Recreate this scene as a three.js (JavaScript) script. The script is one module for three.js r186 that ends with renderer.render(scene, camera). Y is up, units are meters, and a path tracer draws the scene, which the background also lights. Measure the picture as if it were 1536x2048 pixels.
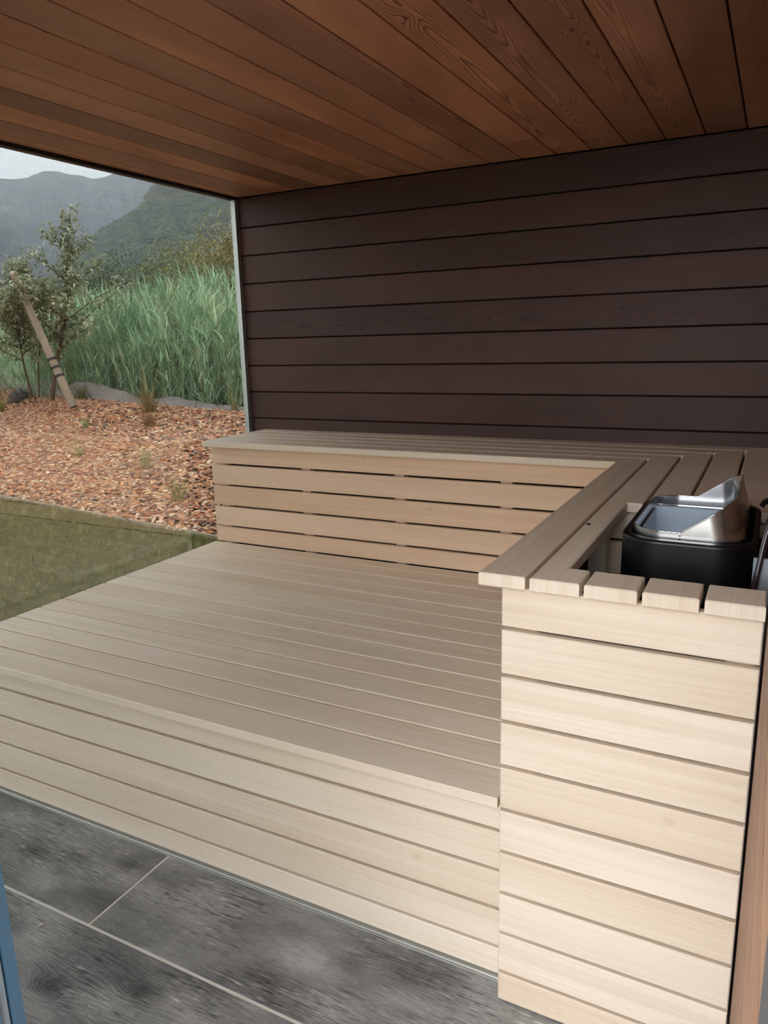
import * as THREE from 'three';
import { mergeGeometries } from 'three/addons/utils/BufferGeometryUtils.js';

// ---------------------------------------------------------------- camera, sky, light, exposure
const scene = new THREE.Scene();
const camera = new THREE.PerspectiveCamera(68.86, 1536 / 2048, 0.02, 20000);
camera.position.set(2.391, 1.402, 3.118);
camera.rotation.order = 'YXZ';
camera.rotation.set(-0.2271, 0.4824, -0.0261);
const renderer = new THREE.WebGLRenderer({ antialias: true });
renderer.toneMapping = THREE.LinearToneMapping;
renderer.toneMappingExposure = 1.36;
renderer.outputColorSpace = THREE.SRGBColorSpace;
renderer.shadowMap.enabled = true;

const SKY = 4.0, HAZE = 0.00028;
// the sun behind a thick veil of cloud, from the open front of the cabin: very soft
const sun = new THREE.DirectionalLight(new THREE.Color(1.0, 0.985, 0.95), 0.5);
sun.position.set(2.6, 4.2, 11.0); sun.target.position.set(1.6, 0.5, 1.2);
sun.castShadow = true; sun.shadow.radius = 75;
sun.shadow.mapSize.set(2048, 2048);
Object.assign(sun.shadow.camera, { left: -12, right: 12, top: 12, bottom: -12, near: 0.5, far: 40 });
scene.add(sun, sun.target);

// ---------------------------------------------------------------- seeded random and noise
let seedState = 12345;
const rnd = () => { seedState = (seedState + 0x6d2b79f5) | 0; let t = Math.imul(seedState ^ (seedState >>> 15), 1 | seedState); t = (t + Math.imul(t ^ (t >>> 7), 61 | t)) ^ t; return ((t ^ (t >>> 14)) >>> 0) / 4294967296; };
const rr = (a, b) => a + (b - a) * rnd();
const hash = (x, y, s) => { let h = Math.imul(x, 374761393) + Math.imul(y, 668265263) + Math.imul(s, 1274126177); h = Math.imul(h ^ (h >>> 13), 1274126177); return ((h ^ (h >>> 16)) >>> 0) / 4294967296; };
function vn(x, y, s = 0) {           // value noise, -1..1
  const xi = Math.floor(x), yi = Math.floor(y); let fx = x - xi, fy = y - yi;
  fx = fx * fx * (3 - 2 * fx); fy = fy * fy * (3 - 2 * fy);
  const a = hash(xi, yi, s), b = hash(xi + 1, yi, s), c = hash(xi, yi + 1, s), d = hash(xi + 1, yi + 1, s);
  return (a + (b - a) * fx + (c - a) * fy + (a - b - c + d) * fx * fy) * 2 - 1;
}
const fbm = (x, y, s, n = 4) => { let v = 0, a = 0.5, t = 0; for (let i = 0; i < n; i++) { v += a * vn(x, y, s + i * 17); t += a; a *= 0.5; x = x * 2.03 + 3.1; y = y * 2.03 + 7.7; } return v / t; };
const clamp = (x, a, b) => Math.min(b, Math.max(a, x));
const sst = (a, b, x) => { const t = clamp((x - a) / (b - a), 0, 1); return t * t * (3 - 2 * t); };
const lerp = (a, b, t) => a + (b - a) * t;
function interp(X, Y, x) { if (x <= X[0]) return Y[0]; for (let i = 1; i < X.length; i++) if (x <= X[i]) return lerp(Y[i - 1], Y[i], (x - X[i - 1]) / (X[i] - X[i - 1])); return Y[Y.length - 1]; }

// overcast sky: brighter towards the zenith, soft cloud mottling, the same all the way round
{
  const W = 512, H = 256, data = new Float32Array(W * H * 4);
  for (let j = 0; j < H; j++) for (let i = 0; i < W; i++) {
    const el = ((j + 0.5) / H - 0.5) * Math.PI, az = ((i + 0.5) / W) * Math.PI * 2;
    const x = Math.cos(az) * Math.cos(el), z = Math.sin(az) * Math.cos(el), y = Math.sin(el);
    const n = fbm(x * 3.2 + 5, z * 3.2 + y * 5.0, 91, 5) * 0.5 + fbm(x * 7 + 1, y * 14 + z * 2, 92, 4) * 0.5;
    const L = SKY * (1 + 0.25 * Math.max(0, y)) * (1 + 0.2 * n), o = (j * W + i) * 4;
    data[o] = L * 0.97; data[o + 1] = L * 1.0; data[o + 2] = L * 1.04; data[o + 3] = 1;
  }
  const sky = new THREE.DataTexture(data, W, H, THREE.RGBAFormat, THREE.FloatType);
  sky.mapping = THREE.EquirectangularReflectionMapping; sky.magFilter = sky.minFilter = THREE.LinearFilter; sky.needsUpdate = true;
  scene.background = sky;
}
if (HAZE) scene.fog = new THREE.FogExp2(new THREE.Color(0.80, 0.89, 1.0), HAZE);

// ---------------------------------------------------------------- naming helpers
const taken = {};
function numbered(name) { const n = taken[name] = (taken[name] ?? -1) + 1; return n ? name + '_' + String(n).padStart(3, '0') : name; }
function shade(o) { o.castShadow = o.receiveShadow = true; return o; }
function mesh(name, geo, mat, parent = scene) {
  const m = shade(new THREE.Mesh(geo, mat)); m.name = numbered(name);
  if (parent !== scene) { geo.userData.placed || geo.translate(-parent.userData.ox, -parent.userData.oy, -parent.userData.oz); geo.userData.placed = true; }
  parent.add(m); return m;
}
// a Group at the thing's base; part geometries are written in world metres and moved into it
function base(name, [x, y, z], tags = {}) {
  const g = new THREE.Group(); g.name = numbered(name); g.position.set(x, y, z);
  Object.assign(g.userData, tags, { ox: x, oy: y, oz: z }); scene.add(g); return g;
}
const thing = (name, p, label, category, group) => base(name, p, group ? { label, category, group } : { label, category });
const struct = (name, p = [0, 0, 0]) => base(name, p, { kind: 'structure' });
function sub(name, geo, mat, part) {   // sub-part: in the frame of the thing that owns the part
  const o = part.parent.userData; geo.translate(-o.ox, -o.oy, -o.oz);
  const m = shade(new THREE.Mesh(geo, mat)); m.name = numbered(name); part.add(m); return m;
}

// ---------------------------------------------------------------- textures
function tex(W, H, fn, srgb) {
  const d = new Uint8Array(W * H * 4), c = [0, 0, 0];
  for (let j = 0; j < H; j++) for (let i = 0; i < W; i++) { fn(i, j, c); const o = (j * W + i) * 4; d[o] = clamp(c[0], 0, 255); d[o + 1] = clamp(c[1], 0, 255); d[o + 2] = clamp(c[2], 0, 255); d[o + 3] = 255; }
  const t = new THREE.DataTexture(d, W, H, THREE.RGBAFormat);
  t.wrapS = t.wrapT = THREE.RepeatWrapping; t.magFilter = THREE.LinearFilter; t.minFilter = THREE.LinearMipmapLinearFilter; t.generateMipmaps = true;
  if (srgb) t.colorSpace = THREE.SRGBColorSpace; t.needsUpdate = true; return t;
}
// Each sheet holds several strips of board one above the other; a board takes a strip of its own.
const PALE = { len: 2.6, strip: 0.102, n: 10 }, THERMO = { len: 2.9, strip: 0.14, n: 12 }, STONE = { len: 1.5, strip: 0.30, n: 4 };
function sheet(S, W, H, fn) {      // fn(u metres, w metres from the strip's middle, strip) -> [tone -1..1, height 0..1]
  const tone = new Float32Array(W * H), rise = new Float32Array(W * H);
  for (let j = 0; j < H; j++) for (let i = 0; i < W; i++) {
    const sf = (j + 0.5) / H * S.n, k = Math.floor(sf), w = (sf - k - 0.5) * S.strip, u = (i + 0.5) / W * S.len, r = fn(u, w, k);
    tone[j * W + i] = r[0]; rise[j * W + i] = r[1];
  }
  return { tone, rise, W, H };
}
// pale, straight-grained poplar-like wood: faint streaks, short pore dashes
const paleS = sheet(PALE, 2048, 1000, (u, w, k) => {
  const warp = fbm(u * 1.3, w * 14 + k * 9, 3 + k, 3) * 0.006;
  const ww = w + warp;
  const streak = vn(u * 1.1, ww * 160, 40 + k) * 0.3 + vn(u * 2.6, ww * 420, 60 + k) * 0.34 + vn(u * 0.7, ww * 60, 77 + k) * 0.36;
  const pore = Math.max(0, vn(u * 38, ww * 900, 80 + k) - 0.45) * 1.5;
  const blotch = fbm(u * 1.6, w * 9, 120 + k, 3);
  const kd = Math.hypot((u - 0.35 - 0.63 * (k % 4)) * 60, (w - 0.02) * 90);
  const knot = k % 3 === 1 ? Math.exp(-kd * kd * 3) - 0.5 * Math.exp(-kd * kd * 14) : 0;
  return [streak * 0.62 + blotch * 0.5 - pore * 0.5 - knot * 0.9, 0.5 + streak * 0.3 - pore * 0.5];
});
const paleMap = tex(paleS.W, paleS.H, (i, j, c) => { const t = paleS.tone[j * paleS.W + i]; c[0] = 232 + t * 16; c[1] = 217 + t * 20; c[2] = 198 + t * 26; }, true);
const paleBump = tex(paleS.W, paleS.H, (i, j, c) => { c[0] = c[1] = c[2] = 255 * paleS.rise[j * paleS.W + i]; });
// dark heat-treated boards: growth rings cut flat give long arches and a few knots
const thermoS = sheet(THERMO, 2048, 2040, (u, w, k) => {
  const flat = [1, 0.2, 1, 0.7, 0.05, 0.9, 0.1, 0.5, 0.95, 0.15, 0.3, 0.8][k];
  let w0 = lerp(0.16, 0.012, flat) * (k % 2 ? 1 : -1) + 0.02 * vn(u * 1.1, k * 3.3, 5) * flat;
  let depth = 0.018 + 0.026 * (fbm(u * 0.9 + k * 5, k * 2.7, 6, 2) * 0.5 + 0.5) + 0.012 * vn(u * 2.4, k * 7.1, 7);
  let r = Math.hypot(w - w0 + 0.004 * fbm(u * 2.2, w * 22, 8 + k, 3), depth) + 0.0014 * vn(u * 5, w * 90, 30 + k);
  let knot = 0;
  if (flat > 0.6) for (const [ku, kw] of [[0.55 + k * 0.13, 0.012], [1.55 + (k % 5) * 0.21, -0.02]]) {
    const d = Math.hypot((u - ku) * 0.42, w - kw), e = Math.exp(-((d / 0.022) ** 2)); r += 0.016 * e; knot += Math.exp(-((d / 0.0045) ** 2));
  }
  const ph = r / (0.0042 + 0.0012 * vn(u * 0.5, k * 1.7, 12)), f = ph - Math.floor(ph);
  const late = sst(0.45, 0.93, f) * (1 - sst(0.94, 1.0, f));
  const fib = vn(u * 9, w * 900, 50 + k) * 0.5 + vn(u * 24, w * 1500, 70 + k) * 0.5;
  const blotch = fbm(u * 2.4, w * 7, 88 + k, 3);
  const str = lerp(0.35, 1.0, flat) * (0.7 + 0.5 * vn(u * 1.3, w * 10, 140 + k));
  return [0.28 - late * 1.0 * str + fib * 0.2 + blotch * 0.42 - knot * 1.2, 0.55 - late * 0.3 * str + fib * 0.22];
});
const thermoMap = tex(thermoS.W, thermoS.H, (i, j, c) => { const t = thermoS.tone[j * thermoS.W + i]; c[0] = 157 + t * 66; c[1] = 107 + t * 54; c[2] = 79 + t * 44; }, true);
const thermoBump = tex(thermoS.W, thermoS.H, (i, j, c) => { c[0] = c[1] = c[2] = 255 * thermoS.rise[j * thermoS.W + i]; });
// grey porcelain with a weathered-oak print and relief
const stoneS = sheet(STONE, 1800, 1664, (u, w, k) => {
  const warp = fbm(u * 2.2, w * 9, 200 + k, 4) * 0.02;
  const ww = w + warp;
  let r = Math.hypot(ww - (k % 2 ? 0.07 : -0.05), 0.03 + 0.05 * (fbm(u * 1.2, k * 3.3, 210, 2) * 0.5 + 0.5)), knot = 0;
  for (const [ku, kw] of [[0.3 + 0.17 * k, 0.06 - 0.04 * k], [0.9 - 0.1 * k, -0.07 + 0.03 * k], [0.62, 0.02]]) { const d = Math.hypot((u - ku) * 0.5, w - kw); r += 0.02 * Math.exp(-((d / 0.03) ** 2)); knot += Math.exp(-((d / 0.02) ** 2)); }
  const ph = r / 0.0075 + 1.4 * vn(u * 7, w * 40, 220 + k), f = ph - Math.floor(ph), vein = sst(0.2, 0.5, f) * (1 - sst(0.55, 0.95, f));
  const patch = sst(-0.15, 0.55, fbm(u * 3, w * 8, 230 + k, 3));
  const where = 0.35 + 0.9 * sst(-0.3, 0.5, fbm(u * 4.2 + 9, w * 10, 235 + k, 3));
  const crack = where * (1.2 * Math.pow(Math.max(0, vn(u * 26, ww * 380, 240 + k)), 2.6) + Math.pow(Math.max(0, vn(u * 52, ww * 520, 250 + k)), 3));
  const light = where * Math.pow(Math.max(0, vn(u * 30 + 4, ww * 400, 260 + k)), 2.6) * 1.3;
  const blot = fbm(u * 6.5, w * 13, 270 + k, 5), fine = vn(u * 110, w * 800, 280 + k);
  return [blot * 0.95 - crack * 0.8 - vein * patch * 0.3 + light * 0.8 - knot * 0.5 + fine * 0.2, clamp(0.6 - crack * 0.7 - vein * patch * 0.35 + light * 0.3, 0, 1)];
});
const stoneMap = tex(stoneS.W, stoneS.H, (i, j, c) => { const t = stoneS.tone[j * stoneS.W + i]; c[0] = 131 + t * 56; c[1] = 131 + t * 55; c[2] = 131 + t * 54; }, true);
const stoneBump = tex(stoneS.W, stoneS.H, (i, j, c) => { c[0] = c[1] = c[2] = 255 * stoneS.rise[j * stoneS.W + i]; });
const speck = tex(512, 512, (i, j, c) => { const v = 205 + 34 * fbm(i / 60, j / 60, 300, 4) + 18 * vn(i / 2.2, j / 2.2, 301); c[0] = c[1] = c[2] = v; }, true);
const brushed = tex(512, 512, (i, j, c) => { const v = 128 + 60 * vn(i / 260, j / 1.6, 310) + 50 * vn(i / 90, j / 3.1, 311); c[0] = c[1] = c[2] = v; });

// ---------------------------------------------------------------- materials
const std = (name, color, roughness = 0.6, metalness = 0, more = {}) => { const m = new THREE.MeshStandardMaterial({ color, roughness, metalness, ...more }); m.name = name; return m; };
const phys = (name, p) => { const m = new THREE.MeshPhysicalMaterial(p); m.name = name; return m; };
const tints = (name, list, map, bump, rough, scale) => list.map((c) => { const m = std(name, 0xffffff, rough, 0, { map, bumpMap: bump, bumpScale: scale }); m.color.setRGB(...c); return m; });
const paleM = tints('pale bench wood', [[0.98, 0.96, 0.93], [0.96, 0.92, 0.88], [1.0, 0.98, 0.96], [0.97, 0.94, 0.9], [0.975, 0.96, 0.925]], paleMap, paleBump, 0.62, 0.0003);
const ceilM = tints('heat treated ceiling wood', [[1.3, 1.36, 1.42], [1.06, 1.1, 1.2], [1.42, 1.4, 1.38], [1.16, 1.2, 1.28], [0.82, 0.85, 0.95]], thermoMap, thermoBump, 0.5, 0.0004);
const dimWallM = tints('heat treated wood dimmed', [[0.205, 0.165, 0.19], [0.172, 0.147, 0.178], [0.225, 0.185, 0.198], [0.19, 0.15, 0.175]], thermoMap, thermoBump, 0.5, 0.0004);  // same boards as the ceiling; dimness at the back is put into the tint
const sideM = tints('heat treated side wall wood', [[0.82, 0.88, 0.9], [0.72, 0.77, 0.79], [0.76, 0.82, 0.84]], thermoMap, thermoBump, 0.5, 0.0004);
const tileM = tints('wood print porcelain', [[0.92, 0.92, 0.92], [1.0, 1.0, 0.99], [0.86, 0.87, 0.88]], stoneMap, stoneBump, 0.5, 0.0012);
const bounceM = tints('bench wood with bounce tint', [[0.97, 0.80, 0.68], [0.95, 0.77, 0.64], [0.98, 0.82, 0.71]], paleMap, paleBump, 0.62, 0.0003);  // same pale wood; warm bounced light is put into the tint
const groutM = std('grout', 0xdad8cf, 0.9);
const membraneM = std('black membrane', 0x0b0a0a, 0.9);
const slabM = std('concrete', 0x8f8d88, 0.9, 0, { map: speck });
const aluM = std('pale aluminium', 0xc9ccc8, 0.38, 0.85);
const darkAluM = std('dark seal', 0x1b1d1f, 0.6);
const blueAluM = std('blue grey powder coat', 0x46657b, 0.45, 0.1);
const blueDarkM = std('dark blue powder coat', 0x22303f, 0.45, 0.1);
const sealM = std('grey rubber seal', 0x7c868c, 0.7);
const glassM = phys('tinted glass', { color: new THREE.Color(0.535, 0.545, 0.53), roughness: 0, metalness: 0, transmission: 1, thickness: 0, ior: 2.4 });
const blackM = std('black enamel', 0x050507, 0.38);
const chromeM = phys('brushed steel', { color: new THREE.Color(0.72, 0.72, 0.73), metalness: 1, roughness: 0.22, bumpMap: brushed, bumpScale: 0.00006, anisotropy: 0.5 });
const polishM = std('polished steel', 0xd8dadd, 0.08, 1);
const trayM = std('dull steel', 0xc2d0de, 0.42, 0.35, { bumpMap: brushed, bumpScale: 0.00005 });
const rubberM = std('black rubber', 0x101012, 0.5);
const pick = (a) => a[Math.floor(rnd() * a.length)];

// ---------------------------------------------------------------- geometry helpers
// A board cut to a polygon in (along, across), of thickness T, with small chamfers; axes A (along), C (across), N (up out of its face), corner O.
function board(poly, T, b, O, A, C, N, S, opt = {}) {
  const k = opt.strip ?? Math.floor(rnd() * S.n), u0 = opt.u ?? rnd() * 0.25, flip = rnd() < 0.5 ? -1 : 1;
  const area = poly.reduce((s, p, i) => { const q = poly[(i + 1) % poly.length]; return s + p[0] * q[1] - q[0] * p[1]; }, 0);
  if (area < 0) poly = poly.slice().reverse();
  const n = poly.length, inset = poly.map((p, i) => {
    const a = poly[(i + n - 1) % n], c = poly[(i + 1) % n];
    const e1 = [p[0] - a[0], p[1] - a[1]], e2 = [c[0] - p[0], c[1] - p[1]], l1 = Math.hypot(...e1), l2 = Math.hypot(...e2);
    const n1 = [-e1[1] / l1, e1[0] / l1], n2 = [-e2[1] / l2, e2[0] / l2], s = 1 + n1[0] * n2[0] + n1[1] * n2[1];
    return [p[0] + (b * (n1[0] + n2[0])) / s, p[1] + (b * (n1[1] + n2[1])) / s];
  });
  const cs = poly.map((p) => p[1]), as = poly.map((p) => p[0]), cm = (Math.min(...cs) + Math.max(...cs)) / 2, am = Math.min(...as);
  const half = S.strip * 0.49, det = new THREE.Vector3(...A).cross(new THREE.Vector3(...C)).dot(new THREE.Vector3(...N)) > 0;
  const pos = [], uv = [];
  const UV = (a, c) => [(u0 + (flip > 0 ? a - am : Math.max(...as) - a)) / S.len, (k + 0.5 + clamp(c, -half, half) / S.strip) / S.n];
  const put = (p, h, u) => { pos.push(O[0] + A[0] * p[0] + C[0] * p[1] + N[0] * h, O[1] + A[1] * p[0] + C[1] * p[1] + N[1] * h, O[2] + A[2] * p[0] + C[2] * p[1] + N[2] * h); uv.push(...u); };
  const tri = (...v) => { if (!det) v = [v[0], v[2], v[1]]; for (const [p, h, u] of v) put(p, h, u); };
  const caps = THREE.ShapeUtils.triangulateShape(inset.map((p) => new THREE.Vector2(...p)), []);
  const top = (p, h) => [p, h, UV(p[0], p[1] - cm)];
  for (const [x, y, z] of caps) { tri(top(inset[x], 0), top(inset[y], 0), top(inset[z], 0)); tri(top(inset[x], -T), top(inset[z], -T), top(inset[y], -T)); }
  for (let i = 0; i < n; i++) {
    const p = poly[i], q = poly[(i + 1) % n], P = inset[i], Q = inset[(i + 1) % n], lengthways = Math.abs(q[0] - p[0]) > Math.abs(q[1] - p[1]);
    const side = (x, h) => [x, h, lengthways ? UV(x[0], x[1] - cm - h * 0.8) : UV(am + 0.02 - h * 0.3, x[1] - cm)];
    for (const [a, c, d, e, h0, h1] of [[P, Q, p, q, 0, -b], [p, q, p, q, -b, b - T], [p, q, P, Q, b - T, -T]]) {
      tri(side(a, h0), side(d, h1), side(c, h0)); tri(side(c, h0), side(d, h1), side(e, h1));
    }
  }
  const g = new THREE.BufferGeometry();
  g.setAttribute('position', new THREE.Float32BufferAttribute(pos, 3)); g.setAttribute('uv', new THREE.Float32BufferAttribute(uv, 2)); g.computeVertexNormals();
  return g;
}
const rect = (a0, a1, c0, c1) => [[a0, c0], [a1, c0], [a1, c1], [a0, c1]];
const X = [1, 0, 0], Y = [0, 1, 0], Z = [0, 0, 1], nX = [-1, 0, 0], nY = [0, -1, 0], nZ = [0, 0, -1];
function box(x0, x1, y0, y1, z0, z1) { const g = new THREE.BoxGeometry(x1 - x0, y1 - y0, z1 - z0); g.translate((x0 + x1) / 2, (y0 + y1) / 2, (z0 + z1) / 2); return g; }
const softBox = (x0, x1, y0, y1, z0, z1, b = 0.002) => board(rect(x0, x1, z0, z1), y1 - y0, b, [0, y1, 0], X, Z, Y, PALE);
function tube(pts, r, seg = 24, rad = 10) { return new THREE.TubeGeometry(new THREE.CatmullRomCurve3(pts.map((p) => new THREE.Vector3(...p))), seg, r, rad, false); }
function taper(pts, r0, r1, seg = 14, rad = 7) {      // a tube that thins from r0 to r1, closed at both ends
  const g = new THREE.TubeGeometry(new THREE.CatmullRomCurve3(pts.map((p) => new THREE.Vector3(...p))), seg, 1, rad, false), p = g.attributes.position;
  const c = new THREE.CatmullRomCurve3(pts.map((q) => new THREE.Vector3(...q))), v = new THREE.Vector3();
  for (let i = 0; i <= seg; i++) { const o = c.getPointAt(i / seg); for (let j = 0; j <= rad; j++) { const n = i * (rad + 1) + j; v.fromBufferAttribute(p, n).sub(o).multiplyScalar(lerp(r0, r1, i / seg)).add(o); p.setXYZ(n, v.x, v.y, v.z); } }
  g.computeVertexNormals(); return g;
}

// ================================================================ THE ROOM
const HC = 2.0874, XW = 2.411, ZF = 2.78;           // ceiling height, right wall, front
{ // floor: slab, grout bed, porcelain planks
  const f = struct('floor');
  mesh('floor_slab', box(-0.04, 2.55, -0.22, -0.012, -0.12, 3.2), slabM, f);
  mesh('grout_bed', box(0.0, XW, -0.012, -0.0006, 0.0, 3.2), groutM, f);
  const tile = (x0, x1, z0, z1, i, s) => mesh('tile', board(rect(x0, x1, z0, z1), 0.01, 0.0012, [0, 0.0005, 0], X, Z, Y, STONE, { strip: s, u: 0.02 }), tileM[i], f);
  const rows = [[1.785, 2.0645], [2.0715, 2.3665], [2.3725, 2.667], [2.673, 2.9]];
  const seams = [[0.02, 0.9795, XW], [0.02, 0.45, 1.655, XW], [0.02, 0.9795, 2.185, XW], [0.02, 0.6, 1.8, XW]];
  let n = 0;
  rows.forEach(([z0, z1], r) => { for (let i = 0; i + 1 < seams[r].length; i++) tile(seams[r][i] + (i ? 0.003 : 0), seams[r][i + 1] - 0.003, z0, z1, (n + (r === 1 ? 1 : 0)) % 3, [0, 1, 2, 3, 2, 1, 0, 3, 1, 2][n++ % 10]); });
}
{ // ceiling of long dark boards running from the front to the back wall
  const c = struct('ceiling', [0, HC, 0]);
  mesh('roof_deck', box(-0.12, 2.6, HC + 0.018, HC + 0.2, -0.15, 3.1), membraneM, c);
  let x = 0.006;
  for (let i = 0; i < 18; i++) {
    const x1 = Math.min(0.0772 + 0.13463 * i - 0.0025, XW - 0.003);
    mesh('plank', board(rect(0.004, 2.95, x, x1), 0.018, 0.0015, [0, HC, 0], Z, X, nY, THERMO, { strip: [4, 9, 6, 1, 4, 10, 7, 4, 9, 1, 3, 6, 0, 2, 5, 8, 9, 11][i] }), ceilM[[0, 1, 2, 4, 0, 3, 2, 1, 2, 0, 3, 2, 2, 3, 1, 3, 4, 1][i]], c);
    x = x1 + 0.005; if (x > XW - 0.02) break;
  }
}
const wallSeams = [1.9465, 1.8178, 1.6855, 1.5529, 1.4211, 1.2886, 1.1581, 1.0251, 0.894, 0.762, 0.63, 0.498, 0.366, 0.234, 0.102, 0.006];
{ // back wall
  const w = struct('wall_back');
  mesh('wall_core', box(-0.03, -0.0015, -0.2, HC + 0.018, -0.14, -0.0005), membraneM, w);
  mesh('wall_core', box(-0.002, 2.6, -0.2, HC + 0.018, -0.14, -0.018), membraneM, w);
  let y = HC - 0.004;
  wallSeams.forEach((s, i) => { mesh('plank', board(rect(0.0, XW + 0.02, s + 0.0026, y), 0.018, 0.0015, [0, 0, 0], X, Y, Z, THERMO, { strip: [3, 1, 7, 4, 2, 6, 9, 10, 1, 4, 6, 9, 3, 7, 10, 1][i] }), dimWallM[[1, 2, 0, 2, 3, 0, 2, 3, 1, 0, 1, 2, 0, 1, 2, 3][i]], w); y = s - 0.0026; });
}
{ // right wall
  const w = struct('wall_right', [XW, 0, 0]);
  mesh('wall_core', box(XW + 0.018, XW + 0.14, -0.2, HC + 0.018, -0.14, 3.1), membraneM, w);
  let y = HC - 0.004;
  wallSeams.forEach((s, i) => { mesh('plank', board(rect(0.002, 2.78, s + 0.0034, y), 0.018, 0.0015, [XW, 0, 0], Z, Y, nX, THERMO), sideM[i % 3], w); y = s - 0.0034; });
}
{ // glazed left side: pane with slim profiles
  const w = struct('window_1');
  mesh('pane', box(-0.012, -0.002, 0.0, HC - 0.002, 0.016, ZF), glassM, w);
  const fr = mesh('frame_profile', softBox(-0.022, 0.004, 0.0, HC, 0.0025, 0.013, 0.001), aluM, w);
  sub('frame_profile', softBox(-0.022, 0.003, 0.0, HC, 0.0165, 0.027, 0.001), aluM, fr);
  sub('dark_seal', box(-0.02, 0.0, 0.0, HC, 0.013, 0.0165), darkAluM, fr);
  mesh('top_channel', box(-0.03, 0.004, HC - 0.013, HC + 0.02, 0.0, 2.95), darkAluM, w);
  mesh('sill_channel', box(-0.03, 0.006, -0.012, 0.012, 0.0, 2.95), darkAluM, w);
}
{ // door opening at the front: the powder-coated jambs, the header and the fixed light beside it
  const d = struct('door_1', [1.8, 0, ZF]);
  const j = mesh('door_jamb', softBox(1.745, 1.8345, 0, HC, 2.78, 2.7905, 0.0012), blueAluM, d);
  sub('seal_groove', box(1.745, 1.826, 0, HC, 2.7905, 2.7935), darkAluM, j);
  sub('rubber_seal', softBox(1.745, 1.8335, 0, HC, 2.7935, 2.8015, 0.001), sealM, j);
  sub('jamb_profile', softBox(1.745, 1.8365, 0, HC, 2.802, 2.86, 0.0015), blueAluM, j);
  mesh('door_jamb', softBox(2.4082, 2.45, 0, HC, 2.782, 2.86, 0.002), blueDarkM, d);
  mesh('door_sill', box(1.735, 2.45, -0.012, 0.006, 2.905, 2.98), aluM, d);
  const w = struct('window_2', [0, 0, ZF]);
  mesh('pane', box(0.01, 1.736, 0.004, HC - 0.004, 2.775, 2.785), phys('dark tinted glass', { color: new THREE.Color(0.40, 0.405, 0.40), roughness: 0, metalness: 0, transmission: 1, thickness: 0, ior: 1.6 }), w);
  mesh('sill_channel', box(0.0, 1.736, 0.0, 0.03, 2.76, 2.8), darkAluM, w);
}
{
  const t = struct('trim_1', [1.1, 0, 1.78]);
  mesh('floor_trim', softBox(0.02, 1.962, 0.0, 0.006, 1.7755, 1.7835, 0.001), aluM, t);
}

// ================================================================ THE BENCHES
const HB = 0.97, HP = 0.4906, PX = 0.089, XT = 1.963, XR = 2.406, ZB = 0.438, ZT = 1.8297;
let lastPale = -1;
const pale = () => { let i; do i = Math.floor(rnd() * paleM.length); while (i === lastPale); lastPale = i; return paleM[i]; };
{ // low platform
  const b = thing('platform_bench', [1.02, 0, 1.1], 'wide low platform bench of pale wooden slats with a boarded front above the grey tiles', 'bench');
  let z = ZB + 0.012;
  for (let k = -1; k <= 12; k++) {
    const z1 = k === 12 ? 1.8316 : 0.6274 + 0.1 * k - 0.0036;
    if (z1 - z > 0.02) mesh('seat_slat', board(rect(PX, XT - 0.004, z, z1), 0.024, 0.0022, [0, HP, 0], X, Z, Y, PALE), pale(), b);
    z = z1 + 0.0072;
  }
  for (let k = 0; k < 5; k++) {
    const y0 = k === 4 ? 0.010 : 0.378 - 0.098 * k, y1 = k ? 0.378 - 0.098 * (k - 1) - 0.0085 : HP - 0.0245;
    mesh('front_board', board(rect(PX + 0.01, XT - 0.003, y0, y1), 0.02, 0.002, [0, 0, 1.7743], X, Y, Z, PALE), pale(), b);
  }
  for (const x of [0.12, 0.74, 1.36, 1.9]) mesh('batten', softBox(x, x + 0.045, 0.0, HP - 0.026, 1.722, 1.7535), paleM[1], b);
  for (const x of [0.12, 0.74, 1.36, 1.9]) mesh('joist', softBox(x, x + 0.045, HP - 0.085, HP - 0.0245, 0.46, 1.722), paleM[1], b);
  mesh('kick_board', box(PX + 0.02, XT - 0.01, 0.0, 0.3, 1.70, 1.712), membraneM, b);
}
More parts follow.
